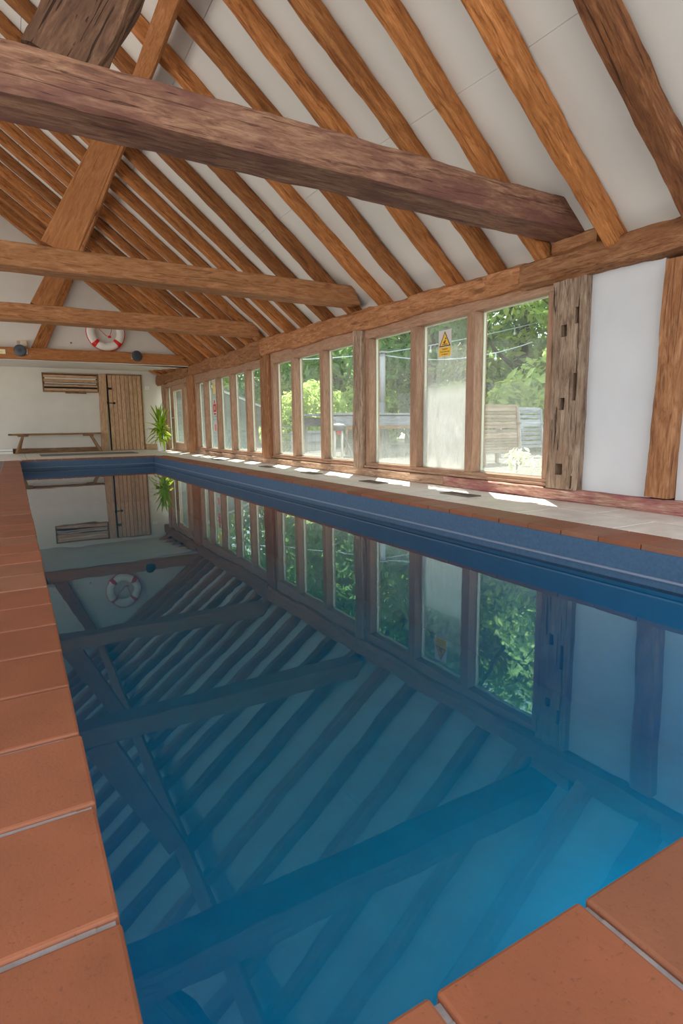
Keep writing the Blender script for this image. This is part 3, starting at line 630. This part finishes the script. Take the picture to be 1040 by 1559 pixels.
# life ring on the gable
lr = tag(empty('life_ring', (1.735, GY-.085, 2.42)), 'white life ring with red bands hanging on the far gable', 'life ring')
def torus_mesh(name, R, r, a0, a1, n, mat, m=14, closed=True):
    q = MB(); vs = []; cnt = n if closed else n+1
    for i in range(cnt):
        a = a0+(a1-a0)*i/n
        for j in range(m):
            b = 2*PI*j/m; vs.append(((R+r*math.cos(b))*math.cos(a), r*.75*math.sin(b), (R+r*math.cos(b))*math.sin(a)))
    fs = [(i*m+j, i*m+(j+1) % m, ((i+1) % cnt)*m+(j+1) % m, ((i+1) % cnt)*m+j) for i in range(n) for j in range(m)]
    if not closed: fs += [tuple(range(m)), tuple(range(n*m, (n+1)*m))]
    return q.add(vs, fs).mesh(name, mat, smooth=True)
link('ring', torus_mesh('ring', .275, .078, 0, 2*PI, 48, M_BUOY), lr)
for k in range(4):
    a = PI/4+k*PI/2+.03; link('red_band', torus_mesh('red_band', .275, .080, a-.125, a+.125, 4, M_RED, closed=False), lr)
pts = [(.355*math.cos(t*2*PI/40), -.012, .355*math.sin(t*2*PI/40)) for t in range(41)]
MB().tube(pts, .008, 6).build('rope', M_RED, lr, smooth=True)
MB().tube([(-.16, -.05, .20), (-.12, -.06, .05), (.0, -.065, -.07), (.06, -.065, -.085), (.09, -.06, .0), (.15, -.05, .21)], .006, 6).build('cord', M_RED, lr, smooth=True)
MB().box((.03, -.075, -.105), (.09, -.055, -.065)).build('cord_knot', M_RED, lr, bevel=.006)
# round lamps on the farthest tie beam
for x, lab, s in ((.235, 'round dark lamp at the left end of the farthest tie beam', 1), (2.27, 'round dark lamp on the farthest tie beam right of the life ring', -1)):
    t = tag(empty('round_lamp', (x, 12.16, 1.985)), lab, 'lamp', 'round lamps on the farthest tie beam')
    R = Matrix.Rotation(PI/2, 4, 'X') @ Matrix.Rotation(-.25*s, 4, 'Y')
    MB().lathe([(.04, -.05), (.095, -.03), (.105, 0), (.105, .02), (.098, .028), (.06, .034), (0.0, .036)], 24, R).build('lamp_head', M_NAVY, t, smooth=True)
    MB().box((.07*s-.03, .0, -.06), (.07*s+.05, .05, .03)).build('bracket', M_CREAM, t, bevel=.005)
t = tag(empty('alarm_box', (.305, GY-.05, 2.08)), 'small cream alarm box on the gable above the left round lamp', 'box')
MB().box((-.055, -.04, 0), (.055, .05, .10)).build('housing', M_CREAM, t, bevel=.006); MB().box((-.11, -.0, .05), (-.056, .05, .10)).build('side_box', plain('pinkish_plastic', (.55, .38, .33), .5), t, bevel=.004)
t = tag(empty('beam_notice', (-.13, 12.172, 1.955)), 'pale yellow notice fixed to the farthest tie beam at the left edge', 'sign')
MB().box((-.13, -.004, -.04), (.13, .004, .04)).build('board', plain('cream_board', (.82, .76, .55), .5), t); MB().box((-.10, -.006, -.018), (.09, -.004, .006)).build('print', M_PALEYEL, t)
tag(MB().lathe([(.0, -.02), (.014, -.016), (.018, 0), (.0, .012)], 10).build('wall_hook', M_STEEL, None, Matrix.Translation((1.11, GY-.012, 2.20)) @ Matrix.Rotation(PI/2, 4, 'X')), 'tiny dark round hook on the gable left of the life ring', 'hook')

# grilles in the deck
for y, lab in ((3.42, 'nearest bronze floor grille under the windows'), (4.68, 'second bronze floor grille from the camera under the windows'), (6.03, 'third bronze floor grille, below the middle window bay'), (7.40, 'fourth floor grille, before the middle bay ends'), (9.63, 'farthest floor grille, before the narrow windows')):
    t = tag(empty('floor_grille', (3.035, y, .001)), lab, 'grille', 'floor grilles under the windows')
    q = MB()
    for a, b in (((-.065, -.17, 0), (-.052, .17, .007)), ((.052, -.17, 0), (.065, .17, .007)), ((-.052, -.17, 0), (.052, -.157, .007)), ((-.052, .157, 0), (.052, .17, .007))): q.box(a, b)
    q.build('frame', M_GRILLE, t); MB().box((-.052, -.157, -.002), (.052, .157, .001)).build('well', M_DARK, t)
    bar = MB().box((-.052, -.004, .001), (.052, .004, .006)).mesh('bar', M_GRILLE)
    for i in range(14): o = link('bar', bar, t); o.location = (0, -.145+i*.0223, 0)

# ------------------------------------------------------------------ signs on the glass
def sign_frame(y, z, x=3.4965): return Matrix.Translation((x, y, z)) @ Matrix(((0, 0, -1, 0), (-1, 0, 0, 0), (0, 1, 0, 0), (0, 0, 0, 1)))
sg = tag(empty('warning_sign'), 'yellow triangle caution sign stuck on the middle pane of the nearest bay', 'sign'); sg.matrix_basis = sign_frame(4.18, 1.288)
w2, h2 = .088, .118
MB().box((-w2, -h2, 0), (w2, h2, .0012)).build('board', M_SIGNWHITE, sg)
MB().box((-w2+.006, -h2+.004, .0012), (w2-.006, -.034, .0018)).build('text_panel', M_YELLOW, sg)
MB().prism([(-.080, -.028, .0012), (.080, -.028, .0012), (0, .108, .0012)], (0, 0, .0006)).build('triangle_border', M_SIGNBLACK, sg)
MB().prism([(-.064, -.019, .0018), (.064, -.019, .0018), (0, .090, .0018)], (0, 0, .0006)).build('triangle', M_YELLOW, sg)
q = MB(); q.box((-.034, -.012, .0024), (.036, -.006, .003)); q.prism([(-.012, -.004, .0024), (.0, -.004, .0024), (.016, .026, .0024), (.004, .030, .0024)], (0, 0, .0006)); q.prism([(-.026, .008, .0024), (-.022, .002, .0024), (.012, .018, .0024), (.008, .026, .0024)], (0, 0, .0006)); q.lathe([(.0085, 0), (.0085, .0006)], 10, Matrix.Translation((.014, .042, .0024)))
q.build('pictogram', M_SIGNBLACK, sg)
for i, tx in enumerate(('Caution', 'This surface may', 'be slippery')): text(tx, .025 if i == 0 else .019, M_SIGNBLACK, sg, Matrix.Translation((0, -.050-.023*i, .002)))
fy = 11.13
for nm, lab, z, hh, parts in (('pool_notice', 'yellow and white notice, top of three signs on a far narrow pane', 1.36, .16, ((M_SIGNWHITE, -.08, -.15, .08, .15, .0), (M_PALEYEL, -.07, -.15, .07, .02, .0012))),
        ('fire_notice', 'red fire notice, middle of three signs on a far narrow pane', .95, .17, ((M_SIGNWHITE, -.085, -.16, .085, .16, .0), (M_RED, -.085, -.09, .085, .06, .0012), (M_SIGNWHITE, -.03, -.055, .03, .02, .0024), (M_RED, -.065, -.145, .065, -.115, .0012), (M_RED, -.03, .08, .03, .13, .0012))),
        ('paper_notice', 'white paper notice with red print, lowest of three signs on a far narrow pane', .585, .12, ((M_SIGNWHITE, -.10, -.115, .10, .115, .0), (plain('faded_red_print', (.75, .25, .22), .5), -.05, -.09, .05, .03, .0012)))):
    t = tag(empty(nm), lab, 'sign'); t.matrix_basis = sign_frame(fy, z)
    for k_, (mt, a, b, c, d, zz) in enumerate(parts): MB().box((a, b, zz), (c, d, zz+.0012)).build('board' if k_ == 0 else 'print', mt, t)
    if nm == 'pool_notice': MB().prism([(-.05, -.02, .0026), (.05, -.02, .0026), (0, .11, .0026)], (0, 0, .0006)).build('triangle', M_YELLOW, t)

# ------------------------------------------------------------------ outside: terrace, shed, furniture, trees
pv = tag(MB().box((XR+.15, -4, -.10), (10.5, 26, -.045)).build('terrace_floor', M_PAVE), 'sunlit pale paved terrace outside the windows', kind='structure')
ps = MB().box((-.29, -.29, 0), (.29, .29, .012)).mesh('paver', M_PAVE, bevel=.004)
for i in range(7):
    for j in range(16):
        o = link('paver', ps, pv); o.location = (4.0+.6*i, 1.6+.6*j, -.046+rnd.uniform(0, .004))
sh = tag(empty('shed', (5.2, 16.1, -.05)), 'grey weatherboarded shed with a pale bargeboard outside the far windows', 'shed'); si = Matrix.Translation(-sh.location)
def shz(x): return 1.99-.367*(x-4.2) if x > 4.2 else 1.99-.75*(4.2-x)
MB().prism([(3.85, 16.13, -.05), (6.95, 16.13, -.05), (6.95, 16.13, shz(6.95)), (4.2, 16.13, shz(4.2)), (3.85, 16.13, shz(3.85))], (0, 2.6, 0)).build('body', M_SHED, sh, si)
z = -.04; i = 0
while z < 1.95:
    zt = z+.178; xr = min(6.97, 4.2+(1.99-(z+.09))/.367)
    if xr-3.85 > .3:
        o = timber('weatherboard', (3.87+max(0, (z-1.7)*.9), 16.10, z+.09), (xr, 16.10, z+.09), .022, .185, M_SHED, None, up=(0, -.10, 1), seed=200+i, rough=.001, wane=.002, step=1, per=2)
        attach(o, sh)
    z += .175; i += 1
plank_ = [((4.15, 16.06, 2.02), (7.15, 16.06, 2.02-.367*2.95)), ((4.25, 16.06, 2.04), (3.72, 16.06, 1.64))]
for a, b in plank_:
    o = plank('bargeboard', a, b, .03, .10, M_WHITE, None, seed=220); attach(o, sh)
MB().prism([(4.2, 16.0, 2.07), (7.2, 16.0, 2.07-.367*3.0), (7.2, 16.0, 2.03-.367*3.0), (4.2, 16.0, 2.03)], (0, 2.9, 0)).build('roof', M_SLATE, sh, si)
MB().prism([(4.2, 16.0, 2.07), (3.66, 16.0, 1.65), (3.66, 16.0, 1.61), (4.2, 16.0, 2.03)], (0, 2.9, 0)).build('roof', M_SLATE, sh, si)
# lamp post with festoon lights
pp_ = tag(empty('light_pole', (7.06, 10.5, -.05)), 'pale pole holding string lights beyond the nearest bay', 'pole')
MB().tube([(0, 0, 0), (0, 0, 1.1)], .07, 12).build('lower_pole', M_STEEL, pp_, smooth=True); MB().tube([(0, 0, 1.1), (0, 0, 2.15)], .06, 12).build('upper_pole', M_POLE, pp_, smooth=True); MB().box((-.09, -.09, 2.15), (.09, .09, 2.18)).build('cap', M_POLE, pp_)
def festoon(label, a, b, sag, nb):
    t = tag(empty('string_lights', a), label, 'string lights', 'festoon cables over the terrace'); a = Vector(a); d = Vector(b)-a
    pts = [d*(k/12)+Vector((0, 0, -sag*4*(k/12)*(1-k/12))) for k in range(13)]
    MB().tube(pts, .011, 6).build('cable', M_CABLE, t, smooth=True)
    for i in range(nb):
        u = (i+.5)/nb; p = d*u+Vector((0, 0, -sag*4*u*(1-u)))
        so = MB().tube([p, p+Vector((0, 0, -.09))], .017, 8).build('socket', M_CABLE, t)
        bq = MB().lathe([(.012, -.09), (.030, -.115), (.034, -.135), (.022, -.16), (.0, -.168)], 12, Matrix.Translation(p)); bq.build('bulb', M_BULB, so, smooth=True)
festoon('upper festoon cable rising right from the pole', (7.06, 10.5, 2.10), (12.2, 10.4, 3.2), .06, 2)
festoon('lower sagging festoon cable with bulbs right of the pole', (7.06, 10.5, 2.06), (10.2, 9.2, 2.35), .22, 2)
festoon('festoon cable running far left from the pole', (7.06, 10.5, 2.10), (5.2, 15.5, 2.45), .10, 1)
# long terrace table
tb = tag(empty('terrace_table', (6.3, 9.45, -.05)), 'long pale wooden terrace table with dark trestle legs', 'table')
for i in range(6):
    y = -.42+i*.168
    o = plank('slat', (-1.55, y, .815), (1.6, y, .815), .155, .035, M_GREYWOOD, tb, seed=300+i)
plank('apron', (-1.5, -.47, .69), (1.55, -.47, .69), .03, .17, M_GREYWOOD, tb, seed=310); plank('apron', (-1.5, .47, .69), (1.55, .47, .69), .03, .17, M_GREYWOOD, tb, seed=311)
plank('lower_rail', (-1.55, -.52, .575), (1.6, -.52, .575), .05, .07, M_BENCH, tb, seed=312)
for x in (-1.1, .35, 1.25):
    for s in (-1, 1): MB().tube([(x, s*.40, .78), (x+.05, s*.34, .45), (x+.14, s*.42, .2), (x+.16, s*.5, 0)], .024, 8).build('leg', M_STEEL, tb, smooth=True)
def garden_chair(label, loc, rz, mat, wide=.62, n1=6, n2=6, gap=.85, group='slatted garden chairs'):
    t = tag(empty('garden_chair', loc, rz), label, 'chair', group); w = wide/2
    for s in (-1, 1):
        plank('back_post', (s*w, 0, .02), (s*w, .10, .86), .045, .05, mat, t, up=(0, -1, 0), seed=rnd.randint(0, 99))
        plank('leg', (s*w, .46, 0), (s*w, .46, .60), .045, .045, mat, t, up=(0, -1, 0)); plank('arm', (s*w, .02, .61), (s*w, .56, .61), .06, .025, mat, t)
    plank('top_rail', (-w, .105, .855), (w, .105, .855), .035, .05, mat, t); plank('mid_rail', (-w, .06, .50), (w, .06, .50), .03, .045, mat, t); plank('seat_rail', (-w, .46, .40), (w, .46, .40), .03, .05, mat, t); plank('low_rail', (-w, .025, .21), (w, .025, .21), .03, .045, mat, t)
    for i in range(n1): z = .54+.295*(i+.5)/n1; plank('slat', (-w+.02, .06+.1*(z-.5), z), (w-.02, .06+.1*(z-.5), z), .014, .295/n1*gap, mat, t)
    for i in range(n2): z = .235+.24*(i+.5)/n2; plank('slat', (-w+.02, .035+.1*(z-.25), z), (w-.02, .035+.1*(z-.25), z), .014, .24/n2*gap, mat, t)
    for i in range(5): plank('seat_slat', (-w+.02, .10+.08*i, .435), (w-.02, .10+.08*i, .435), .065, .018, mat, t)
    return t
garden_chair('big brown slatted garden chair seen from behind through the nearest pane', (6.12, 6.0, -.05), .0, M_GARDEN, .70)
garden_chair('blue grey slatted garden chair right of the brown one', (7.85, 7.0, -.05), .08, M_GREYWOOD, .62, 4, 3, .7)
garden_chair('brown garden chair on the far side of the terrace table', (6.3, 10.35, -.05), PI+.1, M_GARDEN, .55)
garden_chair('brown garden chair at the terrace table seen through the misted pane', (7.1, 8.55, -.05), PI-.15, M_GARDEN, .58)
garden_chair('grey garden chair beyond the misted pane, turned sideways', (6.9, 7.4, -.05), 1.2, M_GREYWOOD, .58, 5, 4)
st = tag(empty('patio_stand', (4.86, 8.6, -.05)), 'small stand with two white legs and a dark top outside the middle bay', 'stand')
for s in (-1, 1): MB().tube([(s*.075, 0, 0), (s*.07, 0, .54)], .022, 10).build('leg', M_WHITE, st, smooth=True)
MB().lathe([(.02, .52), (.10, .53), (.135, .57), (.13, .61), (.09, .64), (.0, .65)], 16).build('top', M_STEEL, st, smooth=True); MB().box((-.04, -.03, .46), (.04, .03, .52)).build('red_clip', M_RED, st, bevel=.006)
fn = tag(empty('low_fence', (5.95, 12.0, -.05)), 'low grey board fence with dark rails outside the middle bay', 'fence')
for i in range(9): MB().box((-.42+i*.105, -.01, .03), (-.325+i*.105, .01, .50)).build('board', M_FENCE, fn)
for z in (.22, .42, .60): MB().box((-.75, -.03, z), (.55, -.012, z+.03)).build('rail', M_STEEL, fn)
for x in (-.75, -.05, .52): MB().box((x-.02, -.035, 0), (x+.02, .0, .66)).build('post', M_STEEL, fn)
# foliage
def blob_mesh(name, mat, blobs, n, size, seed, shell=.55):
    r = random.Random(seed); vs = []; fs = []
    vol = [b[3]**2 for b in blobs]; tot = sum(vol)
    for b, v in zip(blobs, vol):
        for _ in range(int(n*v/tot)):
            while True:
                d = Vector((r.uniform(-1, 1), r.uniform(-1, 1), r.uniform(-1, 1)))
                if .05 < d.length < 1: break
            d.normalize(); rad = b[3]*(shell+(1-shell)*r.random()**.6); c = Vector(b[:3])+Vector((d.x*rad, d.y*rad, d.z*rad*(b[4] if len(b) > 4 else 1)))
            nrm = (d+Vector((r.uniform(-1, 1), r.uniform(-1, 1), r.uniform(-.6, 1.2)))*.8).normalized(); u = nrm.orthogonal().normalized()
            a = r.uniform(0, 2*PI); u2 = u*math.cos(a)+nrm.cross(u)*math.sin(a); w = nrm.cross(u2); s = size*r.uniform(.6, 1.3); k = len(vs)
            vs += [tuple(c-u2*s), tuple(c+w*s*.42+nrm*s*.1), tuple(c+u2*s), tuple(c-w*s*.42+nrm*s*.1)]; fs.append((k, k+1, k+2, k+3))
    me = bpy.data.meshes.new(name); me.from_pydata(vs, [], fs); me.materials.append(mat); return me
def blobs_for(seed, h, w, n, low):
    r = random.Random(seed); out = []
    for i in range(n):
        t = r.random(); z = low+(h-low)*t; rr = w*(.45+.55*math.sin(PI*min(1, .25+t*.75)))
        a = r.uniform(0, 2*PI); q = r.random()**.5*rr*.75; out.append((q*math.cos(a), q*math.sin(a), z, r.uniform(.28, .5)*w, .8))
    return out
def trunk_mesh(h, r0, seed):
    r = random.Random(seed); q = MB(); q.tube([(0, 0, 0), (.1, .05, h*.35), (-.05, .1, h*.7), (.05, 0, h)], [r0, r0*.8, r0*.55, r0*.2], 8)
    for i in range(7):
        a = r.uniform(0, 2*PI); z = h*r.uniform(.25, .8); L_ = h*.3; q.tube([(0, 0, z), (math.cos(a)*L_*.5, math.sin(a)*L_*.5, z+L_*.3), (math.cos(a)*L_, math.sin(a)*L_, z+L_*.75)], [r0*.4, r0*.25, r0*.08], 6)
    return q.mesh('trunk', M_BARK, smooth=True)
TREES = [(blob_mesh('crown', M_LEAF, blobs_for(1, 8.0, 2.5, 40, .9), 8500, .135, 1, .8), trunk_mesh(7.0, .2, 1)),
         (blob_mesh('crown', M_LEAF2, blobs_for(2, 7.4, 2.3, 36, .7), 8000, .13, 2, .8), trunk_mesh(6.5, .10, 2)),
         (blob_mesh('crown', M_LEAF3, blobs_for(3, 8.6, 2.7, 40, .8), 9500, .145, 3, .8), trunk_mesh(7.4, .22, 3))]
spots = [(11.6, 8.2, 1), (12.2, 11.2, 0), (10.8, 13.6, 2), (12.2, 16.4, 0), (10.6, 18.6, 2), (12.0, 21.8, 0), (10.2, 24.2, 2), (12.6, 26.4, 0), (9.6, 29.2, 0), (12.4, 5.0, 0),
         (15.6, 9.2, 0), (15.9, 13.2, 2), (15.6, 17.6, 2), (15.2, 22.0, 0), (14.8, 27.0, 2), (7.2, 27.5, 2), (5.6, 24.0, 0), (12.4, 1.6, 2)]
tl_ = ['sunny leafy tree', 'light green leafy tree', 'dark green dense tree']
wh_ = ['right behind the blue grey garden chair', 'straight above the brown garden chair', 'behind the warning sign', 'left of the pale pole', 'behind the low fence', 'seen through the last pane of the middle bay', 'just right of the shed roof', 'behind the shed roof', 'far behind the shed, leftmost in the near row', 'hidden edge of the row, nearest the white panel',
       'second row, behind the brown garden chair', 'second row, behind the pole', 'second row, behind the terrace table', 'second row, behind the fence', 'second row, right of the shed', 'behind the shed itself, its back corner', 'closest behind the shed ridge', 'at the very near end of the second row']
for i, (x, y, k) in enumerate(spots):
    s = rnd.uniform(.92, 1.12)
    t = tag(empty('garden_tree', (x, y, -.06), rnd.uniform(0, 6)), tl_[k]+' '+wh_[i], 'tree', 'trees beyond the terrace'); t.scale = (s, s, s)
    c = link('crown', TREES[k][0], t); c['kind'] = 'stuff'; link('trunk', TREES[k][1], t)
BUSH = [blob_mesh('foliage', M_LEAF2, [(0, 0, .5, .55), (.5, .2, .45, .5), (-.45, .1, .5, .5), (.1, -.1, 1.0, .5), (-.2, .2, 1.25, .4)], 2600, .095, 11),
        blob_mesh('foliage', M_LEAF, [(0, 0, .6, .7), (.7, .1, .5, .6), (-.6, .0, .6, .65), (.1, .1, 1.1, .6)], 2600, .12, 12),
        blob_mesh('foliage', M_FLOWER, [(0, 0, .16, .15), (.16, .1, .20, .13), (.25, -.05, .12, .12)], 90, .05, 13)]
twig = MB().tube([(0, 0, 0), (0, 0, .5)], .02, 6).mesh('stem', M_BARK)
for x, y, k, s, lab in ((6.3, 13.4, 0, 1.0, 'tall light green shrub outside the middle bay beside the shed'), (7.5, 14.2, 0, 1.15, 'pale green shrub behind the low grey fence'), (8.9, 13.6, 1, 1.0, 'rounded green shrub at the foot of the dark trees'),
        (9.6, 11.2, 1, 1.0, 'bushy green shrub behind the terrace table'), (9.8, 9.2, 1, .95, 'low green shrub behind the garden chairs'), (10.2, 6.6, 1, 1.1, 'green shrub behind the blue grey chair'), (8.6, 17.0, 1, 1.2, 'green shrub to the right of the shed'), (9.4, 15.4, 1, 1.1, 'green shrub between the fence and the trees')):
    t = tag(empty('garden_shrub', (x, y, -.06), rnd.uniform(0, 6)), lab, 'shrub', 'shrubs around the terrace'); t.scale = (s, s, s)
    c = link('foliage', BUSH[k], t); c['kind'] = 'stuff'; link('stem', twig, t)
t = tag(empty('flowering_plant', (5.08, 4.75, -.045)), 'low white leaved plant outside the bottom of the nearest pane', 'plant')
c = link('foliage', BUSH[2], t); c['kind'] = 'stuff'; o = link('stem', twig, t); o.scale = (.5, .5, .35)
